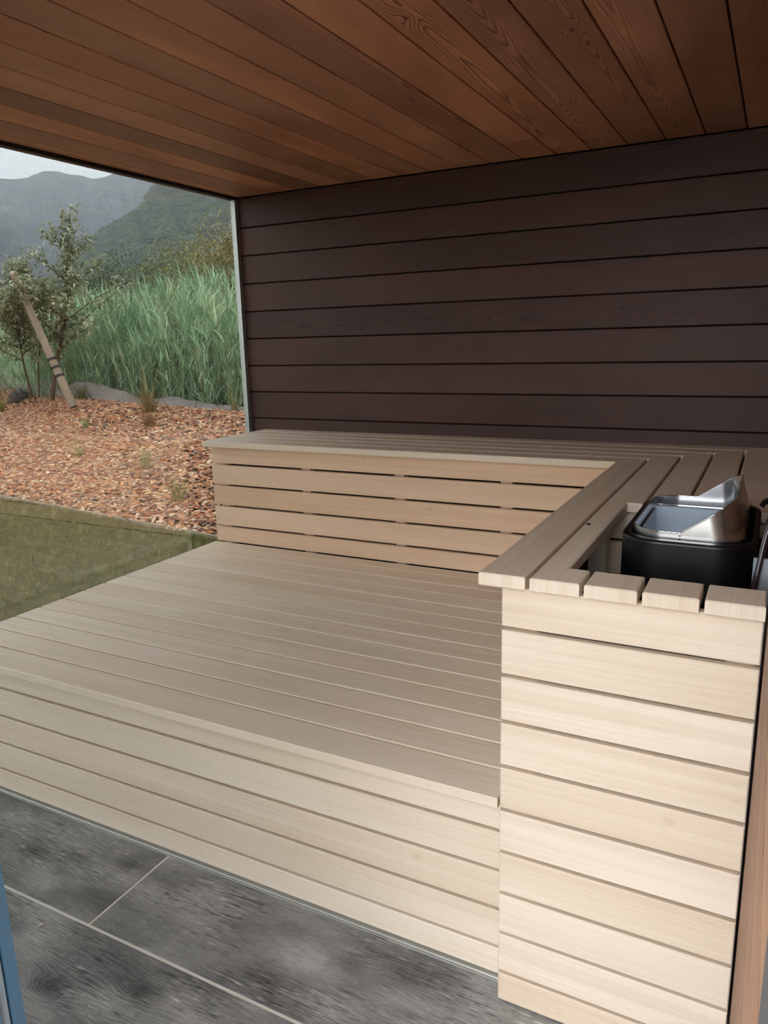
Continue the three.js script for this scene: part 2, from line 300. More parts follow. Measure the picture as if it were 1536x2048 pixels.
{ // the raised corner bench: back run, right run with the boxed-in heater niche
  const b = thing('corner_bench', [1.6, 0, 0.6], 'raised L-shaped slatted bench of pale wood enclosing the black heater in its tall end', 'bench');
  const P = 0.0988, WD = 0.0903, XI = 1.9212, ZI = 0.4842, ZE = 1.8434, XL = 0.0845;
  const hole = { x0: 2.0722, z0: 1.138, z1: 1.755 };
  for (let i = 0; i < 5; i++) {
    const xi = XI + i * P, xo = xi + WD, zi = ZI - i * P, zo = Math.max(zi - WD, 0.001);
    mesh('seat_slat', board([[XL, zo], [xo - 0.0004, zo], [xi - 0.0004, zi], [XL, zi]], 0.026, 0.0022, [0, HB, 0], X, Z, Y, PALE), pale(), b);
    const m = pale(), run = (poly) => mesh('seat_slat', board(poly.map(([x, z]) => [z, x]), 0.026, 0.0022, [0, HB, 0], Z, X, Y, PALE), m, b);
    if (i === 0) run([[xi, zi], [xo, zo], [xo, ZE], [xi, ZE]]);
    else if (i === 1) run([[xi, zi], [xo, zo], [xo, hole.z0], [hole.x0, hole.z0], [hole.x0, hole.z1], [xo, hole.z1], [xo, ZE], [xi, ZE]]);
    else { run([[xi, zi], [xo, zo], [xo, hole.z0], [xi, hole.z0]]); run([[xi, hole.z1], [xo, hole.z1], [xo, ZE], [xi, ZE]]); }
  }
  for (let k = 0; k < 5; k++) {   // face of the back run
    const y1 = k ? 0.864 - 0.098 * (k - 1) - 0.0088 : HB - 0.0265, y0 = k === 4 ? HP + 0.0005 : 0.864 - 0.098 * k;
    mesh('front_board', board(rect(PX - 0.001, XT - 0.002, y0, y1), 0.02, 0.002, [0, 0, ZB], X, Y, Z, PALE), bounceM[[0, 2, 1, 2, 0][k]], b);
  }
  for (const x of [0.118, 0.5747, 1.03, 1.486]) mesh('batten', softBox(x, x + 0.044, 0.0, HB - 0.0265, 0.386, 0.4175), paleM[1], b);
  mesh('gap_dark_lining', box(PX + 0.03, XT, 0.0, HB - 0.08, 0.36, 0.372), membraneM, b);
  const box_ = [];
  for (let k = 0; k < 10; k++) {  // front of the heater box
    const y1 = k ? 0.8632 - 0.098 * (k - 1) - 0.008 : HB - 0.0265, y0 = k === 9 ? 0.0035 : 0.8632 - 0.098 * k;
    mesh('front_board', board(rect(XT, XR, y0, y1), 0.02, 0.0022, [0, 0, ZT], X, Y, Z, PALE), pale(), b);
    if (y1 > HP + 0.02) mesh('side_board', board(rect(ZB + 0.001, ZT - 0.021, Math.max(y0, HP + 0.001), y1), 0.02, 0.002, [XT, 0, 0], Z, Y, nX, PALE), pale(), b);
    if (y1 > 0.3) mesh('niche_board', board(rect(XT + 0.021, XR, y0, y1), 0.018, 0.002, [0, 0, 1.11], X, Y, Z, PALE), pale(), b);
  }
  for (const [x0, x1] of [[1.984, 2.0272], [2.3536, 2.397]]) mesh('batten', softBox(x0, x1, 0.0, HB - 0.0265, 1.768, 1.809), paleM[1], b);
  for (const [z0, z1] of [[0.5, 0.545], [1.13, 1.175]]) mesh('batten', softBox(1.984, 2.03, 0.0, HB - 0.0265, z0, z1), paleM[1], b);
  mesh('gap_dark_lining', box(2.03, 2.35, 0.003, 0.845, 1.775, 1.782), membraneM, b);
  mesh('gap_dark_lining', box(1.9835, 1.9838, 0.003, HB - 0.028, ZB + 0.03, 1.80), membraneM, b);  // thin black sheet added so the gaps between side boards look dark
}

// ================================================================ THE HEATER
function roundRect(x0, x1, z0, z1, r) {     // Shape in (x, -z)
  const s = new THREE.Shape(), a = -z1, c = -z0;
  s.moveTo(x0 + r, a); s.lineTo(x1 - r, a); s.absarc(x1 - r, a + r, r, -Math.PI / 2, 0); s.lineTo(x1, c - r); s.absarc(x1 - r, c - r, r, 0, Math.PI / 2);
  s.lineTo(x0 + r, c); s.absarc(x0 + r, c - r, r, Math.PI / 2, Math.PI); s.lineTo(x0, a + r); s.absarc(x0 + r, a + r, r, Math.PI, Math.PI * 1.5); return s;
}
function upright(shape, y0, y1, bev) {
  const g = new THREE.ExtrudeGeometry(shape, { depth: y1 - y0 - 2 * bev, bevelEnabled: bev > 0, bevelThickness: bev, bevelSize: bev, bevelOffset: -bev, bevelSegments: 4, curveSegments: 16 });
  g.rotateX(-Math.PI / 2); g.translate(0, y0 + bev, 0); return g;
}
{
  const h = thing('sauna_heater', [2.26, 0.36, 1.41], 'black sauna heater with a slanted shiny steel collar in the niche of the raised bench', 'heater');
  const outer = roundRect(2.132, 2.386, 1.195, 1.622, 0.075);
  outer.holes.push(new THREE.Path(roundRect(2.148, 2.374, 1.222, 1.598, 0.063).getPoints(16)));
  mesh('housing', upright(outer, 0.36, 1.004, 0.006), blackM, h);
  mesh('housing_bottom', upright(roundRect(2.15, 2.372, 1.224, 1.596, 0.058), 0.40, 0.42, 0), blackM, h);
  // collar: a rounded-rectangular steel tube with its upper edge level at first, then rising steeply to the wall side
  const ring = roundRect(2.153, 2.370, 1.227, 1.593, 0.06).getPoints(14), N = ring.length, th = 0.0016;
  const cx = 2.252, cz = -1.41, topAt = (x) => { const f = clamp((x - 2.247) / (2.366 - 2.247), 0, 1); return 1.0165 + 0.0645 * f; };
  const dense = [];
  for (let i = 0; i < N - 1; i++) { const n = Math.hypot(ring[i + 1].x - ring[i].x, ring[i + 1].y - ring[i].y) > 0.04 ? 48 : 4; for (let t = 0; t < n; t++) dense.push([lerp(ring[i].x, ring[i + 1].x, t / n), lerp(ring[i].y, ring[i + 1].y, t / n)]); }
  const lean = (x, y) => x - 0.22 * Math.max(0, x - 2.247) * clamp((y - 0.985) / (topAt(x) - 0.985), 0, 1);        // the raised side leans in a little
  const pos = [], uv = [], idx = [], M = dense.length; let run = 0;
  for (let i = 0; i <= M; i++) {
    const [x, y] = dense[i % M], nx = dense[(i + 1) % M][1] - dense[(i + M - 1) % M][1], ny = -(dense[(i + 1) % M][0] - dense[(i + M - 1) % M][0]), l = Math.hypot(nx, ny) || 1;
    const xi = x - (nx / l) * th, yi = y - (ny / l) * th, t = topAt(x); if (i) run += Math.hypot(x - dense[i - 1][0], y - dense[i - 1][1]);
    for (const [px, py, h_] of [[x, y, 0.9], [x, y, 0.985], [x, y, (0.985 + t) / 2], [x, y, t], [xi, yi, t], [xi, yi, 0.9]]) { pos.push(lean(px, h_), h_, -py); uv.push(h_ * 4, run * 4); }
    if (i) for (let k = 0; k < 5; k++) { const a = (i - 1) * 6 + k, c = i * 6 + k; idx.push(a, c, a + 1, a + 1, c, c + 1); }
  }
  let g = new THREE.BufferGeometry(); g.setAttribute('position', new THREE.Float32BufferAttribute(pos, 3)); g.setAttribute('uv', new THREE.Float32BufferAttribute(uv, 2)); g.setIndex(idx); g = g.toNonIndexed();
  { // smooth round the tube, crisp at the lip
    const q = g.attributes.position, nrm = new Float32Array(q.count * 3); g.computeVertexNormals(); const f = g.attributes.normal, acc = new Map();
    const key = (i, lip) => [Math.round(q.getX(i) * 2e4), Math.round(q.getY(i) * 2e4), Math.round(q.getZ(i) * 2e4), lip].join();
    for (let i = 0; i < q.count; i++) { const k = key(i, Math.abs(f.getY(i)) > 0.6); const a = acc.get(k) ?? [0, 0, 0]; a[0] += f.getX(i); a[1] += f.getY(i); a[2] += f.getZ(i); acc.set(k, a); }
    for (let i = 0; i < q.count; i++) { const a = acc.get(key(i, Math.abs(f.getY(i)) > 0.6)), l = Math.hypot(...a) || 1; nrm[i * 3] = a[0] / l; nrm[i * 3 + 1] = a[1] / l; nrm[i * 3 + 2] = a[2] / l; }
    g.setAttribute('normal', new THREE.BufferAttribute(nrm, 3));
  }
  const collar = mesh('steel_collar', g, chromeM, h); collar.userData.label = 'slanted shiny steel collar rising towards the wall';
  const rim = []; for (let i = 0; i < M; i++) { const [x, y] = dense[i], t = topAt(x); rim.push(new THREE.Vector3(lean(x, t), t, -y)); }
  sub('rim_bead', new THREE.TubeGeometry(new THREE.CatmullRomCurve3(rim, true), 420, 0.0017, 6, true), polishM, collar);
  const band = []; // polished strap round the low front of the collar
  for (const [x, y] of dense) if (x < 2.249) band.push([x, y]);
  sub('seam_strip', softBox(2.2455, 2.2495, 0.985, 1.014, 1.592, 1.5955, 0.0006), polishM, collar);
  // inside: open steel stone tray
  const t = mesh('stone_tray', box(2.1585, 2.345, 0.925, 0.9275, 1.262, 1.58), trayM, h); t.userData.label = 'empty open steel tray';
  sub('tray_wall', softBox(2.1585, 2.345, 0.925, 1.0, 1.262, 1.2645, 0.0008), trayM, t);
  sub('tray_wall', softBox(2.158, 2.1605, 0.925, 0.992, 1.264, 1.55, 0.0008), trayM, t);
  sub('tray_lip', softBox(2.16, 2.338, 0.9995, 1.0015, 1.2625, 1.2755, 0.0006), polishM, t);
  sub('tray_clip', softBox(2.2, 2.212, 0.9275, 0.944, 1.47, 1.476, 0.0006), rubberM, t);
  sub('tray_clip', softBox(2.222, 2.2245, 0.9275, 0.94, 1.48, 1.51, 0.0006), rubberM, t);
  mesh('wall_bracket', softBox(2.386, 2.4108, 0.5, 0.94, 1.26, 1.56, 0.003), blackM, h);
  mesh('terminal_plate', upright(roundRect(2.3755, 2.3835, 1.29, 1.55, 0.003), 0.990, 1.0, 0.001), std('dark grey steel', 0x3c4652, 0.4, 0.7), h);
}
{
  const p = thing('heat_shield', [2.4, 0.0, 1.66], 'narrow grey steel heat shield plate in the niche beside the right wall', 'heat shield');
  mesh('shield_plate', softBox(2.381, 2.4105, 0.0035, 0.9985, 1.652, 1.656, 0.001), std('satin steel', 0x9aa4ab, 0.45, 0.7, { bumpMap: brushed, bumpScale: 0.00005 }), p);
}
const cable = tube([[2.3702, 0.72, 1.668], [2.374, 0.82, 1.672], [2.381, 0.9, 1.671], [2.39, 0.98, 1.664], [2.3985, 1.04, 1.652], [2.4065, 1.075, 1.64]], 0.0052, 40, 10);
{
  const c = thing('heater_cable', [2.37, 0.72, 1.67], 'glossy dark cable curving up from behind the heater to the right wall', 'cable');
  mesh('cable_sheath', cable, phys('glossy dark cable', { color: 0x2a1c22, roughness: 0.25, clearcoat: 0.6 }), c);
  mesh('wall_gland', tube([[2.403, 1.062, 1.645], [2.4108, 1.09, 1.634]], 0.009, 6, 12), rubberM, c);
  const s = thing('temperature_probe', [2.4, 1.0, 1.2], 'short black probe stub poking from the right wall above the heater back', 'probe');
  mesh('probe_tip', taper([[2.385, 1.002, 1.215], [2.392, 1.012, 1.21], [2.402, 1.016, 1.205]], 0.006, 0.0068), rubberM, s);
  mesh('probe_base', tube([[2.402, 1.016, 1.205], [2.4109, 1.018, 1.203]], 0.011, 4, 14), rubberM, s);
}
const screw = (x, z) => { const g = new THREE.CylinderGeometry(0.0042, 0.0042, 0.0012, 12); g.translate(x, HB + 0.0004, z); return g; };
{ const s = thing('dark_notch', [2.035, HB, 1.42], 'tiny dark chip laid as a black block on the slat beside the heater opening', 'notch'); const g = softBox(2.027, 2.0345, HB + 0.0003, HB + 0.0032, 1.402, 1.412, 0.0006); mesh('notch', g, rubberM, s); }  // small black block stands in for a dark notch in the slat
{ const s = thing('wood_splinter', [0.69, 0, 2.12], 'tiny pale splinter lying on the grey floor tile by the door frame', 'splinter'); const g = taper([[0.872, 0.0022, 2.126], [0.876, 0.003, 2.118], [0.879, 0.0022, 2.11]], 0.0016, 0.001); mesh('splinter', g, paleM[2], s); }
// ================================================================ OUTSIDE
const Y0 = -0.06;
const ES = [0, 0.5, 0.8, 1], EX = [-14, -4.5, -1.34, 3], EZ = [-3.0, -1.66, -1.2, -0.57];
const CS = [0, 0.45, 0.7, 0.85, 1], CX = [-18, -9.8, -6.1, -3.6, 2], CY = [0.78, 0.73, 0.71, 0.52, 0.3], CZ = [-8.6, -5.6, -4.1, -4.6, -6.2], LIP = [0.3, 0.28, 0.2, 0.09, 0.06];
function bank(s, t) {          // the mulched bank between the lawn edge (t = 0) and its crest (t = 1)
  const ex = interp(ES, EX, s), ez = interp(ES, EZ, s), cx = interp(CS, CX, s), cy = interp(CS, CY, s), cz = interp(CS, CZ, s);
  const x = lerp(ex, cx, t), z = lerp(ez, cz, t);
  return [x, lerp(Y0, cy, t) + 0.035 * vn(x * 1.3, z * 1.3, 400) * Math.min(1, t * 5), z];
}
function gridGeo(nu, nv, fn) {
  const pos = [], uv = [], idx = [];
  for (let j = 0; j <= nv; j++) for (let i = 0; i <= nu; i++) { const p = fn(i / nu, j / nv); pos.push(...p); uv.push(p[0], p[2]); if (i < nu && j < nv) { const a = j * (nu + 1) + i; idx.push(a, a + nu + 1, a + 1, a + 1, a + nu + 1, a + nu + 2); } }
  const g = new THREE.BufferGeometry(); g.setAttribute('position', new THREE.Float32BufferAttribute(pos, 3)); g.setAttribute('uv', new THREE.Float32BufferAttribute(uv, 2)); g.setIndex(idx); g.computeVertexNormals(); return g;
}
const dbl = { side: THREE.DoubleSide };
const soilM = std('dark soil', 0x5a4433, 0.95, 0, dbl), turfM = std('turf', 0x56502f, 0.95), fabricM = std('geotextile', 0xa99d98, 0.92, 0, { map: speck, ...dbl });
const marshM = std('marsh ground', 0x1e2117, 0.95, 0, dbl);
{ // ground
  const g = struct('ground', [0, Y0, 0]);
  mesh('marsh_ground', gridGeo(60, 40, (u, v) => { const x = lerp(-170, 120, u), z = lerp(-180, 120, v); return [x, -0.5 + 0.06 * vn(x * 0.3, z * 0.3, 410), z]; }), marshM, g);
  mesh('turf', box(-16, -0.045, Y0 - 0.3, Y0, -3.4, 10), turfM, g);
  mesh('turf', box(-0.045, 60, Y0 - 0.3, Y0, 3.25, 70), turfM, g);
  mesh('turf', box(-60, -0.045, Y0 - 0.3, Y0, 10, 70), turfM, g);
  mesh('mulch_bed', gridGeo(120, 40, (u, v) => bank(u, v * 1.02 - 0.01)), soilM, g);
  mesh('terrace_paving', box(-0.04, 7, -0.3, -0.015, 3.2, 14), std('pale paving', 0xb3aea4, 0.85, 0, { map: speck }), g);
}
{
  const f = thing('fabric_strip', [-6.5, 0.7, -4.4], 'grey landscape fabric rolled over the crest of the bark-covered bank', 'fabric');
  mesh('fabric_sheet', gridGeo(140, 14, (u, v) => {
    const s = lerp(0.05, 0.98, u), t = v; const [cx, cy, cz] = bank(s, 0.985), [ax, , az] = bank(s, 0.9), l = Math.hypot(cx - ax, cz - az), dx = (cx - ax) / l, dz = (cz - az) / l;
    const lip = interp(CS, LIP, s) * (1 + 0.35 * vn(s * 34, 3, 420) + 0.2 * vn(s * 80, 9, 421));
    const y = cy - 0.01 + lip * Math.sin(Math.min(1, t * 2) * Math.PI / 2) * (t < 0.5 ? 1 : 1) - Math.max(0, t - 0.5) * 2.2 * (0.4 + (t - 0.5) * 1.6);
    return [cx + dx * (t * 0.62), y + 0.012 * vn(s * 160, t * 6, 422), cz + dz * (t * 0.62)];
  }), fabricM, f);
}
{ // lawn edging
  const e = thing('lawn_edging', [-3, Y0, -1.4], 'thin pale edging strip between the grass and the bark mulch', 'edging');
  const parts = []; for (let i = 0; i < 40; i++) { const s0 = i / 40, s1 = (i + 1) / 40, a = [interp(ES, EX, s0), interp(ES, EZ, s0)], b = [interp(ES, EX, s1), interp(ES, EZ, s1)], l = Math.hypot(b[0] - a[0], b[1] - a[1]); const g = new THREE.BoxGeometry(l + 0.002, 0.07, 0.012); g.rotateY(-Math.atan2(b[1] - a[1], b[0] - a[0])); g.translate((a[0] + b[0]) / 2, Y0 - 0.005, (a[1] + b[1]) / 2); parts.push(g); }
  mesh('edging_strip', mergeGeometries(parts), std('weathered edging', 0xa39a86, 0.8), e);
}
function scatter(name, geo, mat, n, place, label, colors, parent) {
  const m = new THREE.InstancedMesh(geo, mat, n), M = new THREE.Matrix4(), q = new THREE.Quaternion(), e = new THREE.Euler(), p = new THREE.Vector3(), s = new THREE.Vector3(), c = new THREE.Color();
  for (let i = 0; i < n; i++) { const o = place(i); p.set(...o.p); q.setFromEuler(e.set(...o.r)); s.set(...(o.s.length ? o.s : [o.s, o.s, o.s])); m.setMatrixAt(i, M.compose(p, q, s)); if (colors) { c.set(pick(colors)).multiplyScalar(rr(0.8, 1.15)); m.setColorAt(i, c); } }
  m.name = numbered(name); m.userData = parent ? { kind: 'stuff' } : { kind: 'stuff', label }; shade(m); (parent ?? scene).add(m); return m;
}
{ // bark chips
  const g = new THREE.BoxGeometry(1, 0.16, 0.36, 2, 1, 1), p = g.attributes.position;
  for (let i = 0; i < p.count; i++) { const x = p.getX(i); p.setY(i, p.getY(i) + 0.12 * (1 - 4 * x * x)); p.setZ(i, p.getZ(i) * (1 - 0.9 * Math.abs(x))); }
  g.computeVertexNormals();
  scatter('bark_mulch', g, std('bark', 0xffffff, 0.85), 42000, () => {
    const [x, y, z] = bank(lerp(0.36, 0.97, rnd()), Math.pow(rnd(), 0.85)); const L = rr(0.03, 0.082);
    return { p: [x, y + 0.008 + rnd() * 0.012, z], r: [rr(-0.3, 0.3), rnd() * 6.28, rr(-0.35, 0.35)], s: [L, L * rr(0.6, 1), L * rr(0.7, 1.3)] };
  }, 'orange brown bark chips covering the bank', [0xc98a5e, 0xb5744a, 0xd7a982, 0xe3c7a8, 0x9a7468, 0x8a6a5e, 0xc79272, 0xb98868, 0xdcb694, 0xa0604a]);
}
{ // mown grass
  const parts = []; for (let i = 0; i < 6; i++) { const a = rnd() * 6.28, h = rr(0.018, 0.04), w = 0.0022, bx = rr(-0.012, 0.012), bz = rr(-0.012, 0.012), l = rr(0.2, 0.8) * h, dx = Math.cos(a), dz = Math.sin(a); const g = new THREE.BufferGeometry(); g.setAttribute('position', new THREE.Float32BufferAttribute([bx - dz * w, 0, bz + dx * w, bx + dz * w, 0, bz - dx * w, bx + dx * l, h, bz + dz * l], 3)); g.computeVertexNormals(); parts.push(g); }
  scatter('lawn_grass', mergeGeometries(parts), std('grass blade', 0xffffff, 0.8, 0, dbl), 60000, () => {
    let x, z, k = 0; do { x = -Math.pow(rnd(), 1.3) * 7.5 - 0.05; z = lerp(-2.1, 2.4, rnd()); k++; } while (k < 30 && z < interp(EX, EZ, x) + 0.02);
    return { p: [x, Y0 - 0.002, z], r: [0, rnd() * 6.28, 0], s: rr(0.7, 1.25) };
  }, 'short green and straw coloured lawn grass', [0x6a6c3a, 0x787844, 0x8f844e, 0x5f6436, 0xa89a60, 0x6f6e3e]);
}
// a ribbon leaf that rises and bends over; returns a geometry
function ribbon(o, az, len, w, up, droop, n = 4) {
  const pos = [], idx = [], dx = Math.cos(az), dz = Math.sin(az); let x = o[0], y = o[1], z = o[2], a = up;
  for (let i = 0; i <= n; i++) {
    const f = i / n, ww = w * Math.min(1, 0.35 + f * 3) * (1 - f * f * 0.98);
    pos.push(x - dz * ww, y, z + dx * ww, x + dz * ww, y, z - dx * ww);
    if (i < n) idx.push(i * 2, i * 2 + 2, i * 2 + 1, i * 2 + 1, i * 2 + 2, i * 2 + 3);
    x += dx * Math.cos(a) * len / n; z += dz * Math.cos(a) * len / n; y += Math.sin(a) * len / n; a -= droop / n;
  }
  const g = new THREE.BufferGeometry(); g.setAttribute('position', new THREE.Float32BufferAttribute(pos, 3)); g.setIndex(idx); g.computeVertexNormals(); return g;
}
const leafMat = (name, c, t = 0.35) => phys(name, { color: c, roughness: 0.85, transmission: t, thickness: 0, side: THREE.DoubleSide, specularIntensity: 0.5 });
{ // reeds of the wetland behind the bank
  const mat = leafMat('reed leaf', 0xffffff, 0.18), bed = base('reeds', [0, 0, 0], { kind: 'stuff', label: 'tall green reeds massed behind the bark-covered bank' });
  for (let v = 0; v < 4; v++) {
    const parts = [], H = 1, lean = rr(-0.08, 0.12);
    const stem = taper([[0, 0, 0], [lean * 0.3, 0.5, 0.02], [lean, 0.93, 0.05]], 0.004, 0.0014, 4, 3); stem.deleteAttribute('uv'); parts.push(stem);
    for (let k = 0; k < 13; k++) { const h = 0.36 + 0.58 * (k / 12), a = k * 2.4 + rr(-0.5, 0.5); parts.push(ribbon([lean * h, h, 0.03 * h], a, rr(0.14, 0.24) * (1.1 - 0.3 * h), rr(0.0035, 0.0062), rr(0.75, 1.25), rr(0.5, 1.7))); }
    for (let k = 0; k < 3; k++) parts.push(ribbon([lean, 0.9, 0.05], k * 2.1 + v, rr(0.14, 0.2), 0.0045, rr(1.15, 1.45), rr(0.2, 0.7)));
    const list = parts.map((g) => g.index ? g.toNonIndexed() : g); list.forEach((g) => { g.deleteAttribute('uv'); });
    scatter('reed_stand', mergeGeometries(list), mat, 1300, () => {
      const s = lerp(0.02, 0.99, rnd()), d = 0.35 + Math.pow(rnd(), 1.4) * 5.2, [cx, , cz] = bank(s, 1), [ax, , az] = bank(s, 0.9), l = Math.hypot(cx - ax, cz - az);
      const tall = interp([0, 0.5, 0.66, 0.76, 0.84, 1], [1.6, 1.65, 1.85, 2.2, 2.32, 2.4], s) * (1 + 0.12 * vn(cx * 1.1, d, 430)) * interp([0, 1.0, 2.5, 6], [0.62, 0.86, 1.0, 1.12], d);
      return { p: [cx + (cx - ax) / l * d, -0.35, cz + (cz - az) / l * d], r: [rr(-0.16, 0.16), rnd() * 6.28, rr(-0.16, 0.16)], s: [tall * rr(0.8, 1.1) * 1.15, (tall + 0.3) * rr(0.78, 1.06), tall * 1.15] };
    }, 'tall green reeds massed behind the bank', [0x93b48e, 0xa6c4a0, 0x84a682, 0xb4cba8, 0x9db58a, 0xbfc8a0], bed);
  }
}
{ // dead stems added at the reed feet, coloured dark for the shade there
  const L = []; for (let i = 0; i < 22; i++) L.push(ribbon([rr(-0.22, 0.22), 0, rr(-0.22, 0.22)], rnd() * 6.28, rr(0.5, 1), rr(0.007, 0.014), rr(1.1, 1.5), rr(0.1, 0.9)));
  scatter('reed_shade_stems', mergeGeometries(L), std('shade dark dead reed', 0xffffff, 0.95, 0, dbl), 1100, () => {
    const s = lerp(0.1, 0.98, rnd()), d = 0.55 + rnd() * 1.6, [cx, , cz] = bank(s, 1), [ax, , az] = bank(s, 0.9), l = Math.hypot(cx - ax, cz - az);
    return { p: [cx + (cx - ax) / l * d, -0.45, cz + (cz - az) / l * d], r: [0, rnd() * 6.28, 0], s: rr(1.2, 1.75) * interp([0, 0.7, 1], [0.95, 0.95, 0.8], s) };
  }, 'dead stems added between the reed feet, coloured dark for the shade there', [0x343b28, 0x3d4430, 0x2b3022, 0x4a4a34]);
}
// grass tufts and other plants on the bank: each a thing
function tuft(x, y, z, h, n, spread, color, label, name = 'grass_tuft', kind = 'grass tuft', stalks = 0) {
  const t = thing(name, [x, y, z], label, kind), L = [];
  for (let i = 0; i < n; i++) L.push(ribbon([x + rr(-1, 1) * spread * 0.25, y - 0.02, z + rr(-1, 1) * spread * 0.25], rnd() * 6.28, h * rr(0.6, 1.1), 0.0032 + 0.001 * rnd(), rr(1.05, 1.5), rr(0.1, 1.2)));
  const m = mesh('blades', mergeGeometries(L), leafMat('tuft blade', color, 0.2), t); m.userData.kind = 'stuff';
  for (let i = 0; i < stalks; i++) { const a = rnd() * 6.28, l = h * rr(0.1, 0.35); mesh('seed_stalk', taper([[x, y, z], [x + Math.cos(a) * l * 0.4, y + h * 0.7, z + Math.sin(a) * l * 0.4], [x + Math.cos(a) * l, y + h * rr(1.1, 1.35), z + Math.sin(a) * l]], 0.0035, 0.0015, 6, 4), std('straw', 0xc2a878, 0.85), t); }
}
tuft(-5.92, 0.67, -4.04, 0.36, 130, 0.26, 0x6f7648, 'dense green grass tuft at the foot of the leaning tree stake');
tuft(-4.6, 0.53, -3.93, 0.52, 120, 0.2, 0x8a7a4a, 'tall brownish grass tuft standing at the edge of the grey fabric', 'grass_tuft', 'grass tuft', 4);
tuft(-4.2, 0.45, -3.5, 0.3, 60, 0.2, 0x8c6a44, 'rusty dry grass tuft just in front of the tall brownish tuft');
tuft(-3.08, 0.18, -2.29, 0.3, 70, 0.16, 0xa5a475, 'pale straw tuft low on the bark bank near the bench', 'grass_tuft', 'grass tuft', 2);
tuft(-7.82, 0.45, -4.19, 0.34, 80, 0.2, 0x8f8a4c, 'yellowish grass tuft at the left end of the visible bark bank');
tuft(-6.15, 0.5, -3.74, 0.24, 50, 0.2, 0xa06a44, 'small reddish dry tuft below the thin sapling stems', 'grass_tuft', 'grass tuft', 2);
tuft(-4.92, 0.44, -3.2, 0.25, 26, 0.07, 0x5e8048, 'narrow bright green shoot alone in the bark mulch', 'green_shoot', 'shoot');
tuft(-4.28, 0.22, -2.49, 0.3, 34, 0.14, 0xa8a070, 'sparse pale tuft with long bent straw stalks in the bark', 'grass_tuft', 'grass tuft', 4);
tuft(-3.77, 0.52, -4.57, 0.36, 26, 0.14, 0x8d8450, 'thin wispy tuft beside the metal corner profile', 'grass_tuft', 'grass tuft', 3);
tuft(-2.2, 0.06, -1.75, 0.34, 40, 0.18, 0x7f8248, 'loose greenish tuft close to the end of the raised bench');
{ // stone in the bark
  const g = new THREE.IcosahedronGeometry(1, 4), p = g.attributes.position; for (let i = 0; i < p.count; i++) { const v = new THREE.Vector3().fromBufferAttribute(p, i), k = 1 + 0.22 * fbm(v.x * 1.4 + 3, v.y * 1.4 + v.z * 1.7, 440, 3); p.setXYZ(i, v.x * 0.19 * k - 8.05, Math.max(-0.3, v.y) * 0.15 * k + 0.62, v.z * 0.15 * k - 4.7); }
  g.computeVertexNormals(); const t = thing('garden_stone', [-8.05, 0.6, -4.7], 'rounded dark grey stone half sunk in the bark mulch', 'stone'); mesh('stone', g, std('dark stone', 0x6a605e, 0.9, 0, { map: speck }), t);
}
{ // leaning stake with its strap
  const t = thing('tree_stake', [-5.56, 0.7, -3.59], 'pale round wooden stake leaning across the sapling, bound with dark straps', 'stake');
  const a = [-5.56, 0.66, -3.59], b = [-6.28, 2.32, -3.52], at = (f) => a.map((v, i) => lerp(v, b[i], f));
  mesh('pole', taper([at(0), at(0.5), at(1)], 0.056, 0.044, 10, 14), std('peeled pole', 0xb79f88, 0.8, 0, { map: speck }), t);
  const cap = new THREE.SphereGeometry(0.044, 14, 8); cap.translate(...b); mesh('pole_end', cap, std('cut pole end', 0xc9b4a0, 0.8), t);
  for (const f of [0.235, 0.3, 0.36]) mesh('strap', taper([at(f - 0.008), at(f), at(f + 0.008)], 0.060, 0.060, 3, 14), rubberM, t);
}
// a young tree: trunk, branches, hanging slender leaves
function sapling(root, trunkPts, branches, nLeaf, label, r0 = 0.022) {
  const t = thing('sapling', root, label, 'young tree'), bark = std('sapling bark', 0x5c4636, 0.9);
  mesh('trunk', taper(trunkPts, r0, 0.006, 16, 7), bark, t);
  const curves = [new THREE.CatmullRomCurve3(trunkPts.map((p) => new THREE.Vector3(...p)))];
  for (const pts of branches) { mesh('branch', taper(pts, 0.009, 0.003, 8, 5), bark, t); curves.push(new THREE.CatmullRomCurve3(pts.map((p) => new THREE.Vector3(...p)))); }
  const L = [[], []];
  for (let i = 0; i < nLeaf; i++) {
    const k = rnd() < 0.22 ? 0 : 1 + Math.floor(rnd() * (curves.length - 1)), c = curves[k] ?? curves[0], f = k === 0 ? rr(0.5, 1.02) : Math.pow(rnd(), 0.7), p = c.getPoint(Math.min(1, f));
    const q = [p.x + rr(-0.11, 0.11), p.y + rr(-0.08, 0.12), p.z + rr(-0.11, 0.11)];
    L[rnd() < 0.7 ? 0 : 1].push(ribbon(q, rnd() * 6.28, rr(0.08, 0.14), rr(0.015, 0.024), rr(-0.2, 0.9), rr(0.8, 2.2), 3));
  }
  const f1 = mesh('foliage', mergeGeometries(L[0]), leafMat('sapling leaf', 0x9ba07c, 0.3), t), f2 = mesh('foliage', mergeGeometries(L[1]), leafMat('pale sapling leaf', 0xd6d8bc, 0.3), t);
  f1.userData.kind = f2.userData.kind = 'stuff';
}
function boughs(pts, list) { return list.map(([f, az, len, rise]) => { const c = new THREE.CatmullRomCurve3(pts.map((p) => new THREE.Vector3(...p))).getPoint(f), d = [Math.cos(az), Math.sin(az)]; return [[c.x, c.y, c.z], [c.x + d[0] * len * 0.5, c.y + rise * 0.6, c.z + d[1] * len * 0.5], [c.x + d[0] * len, c.y + rise, c.z + d[1] * len]]; }); }
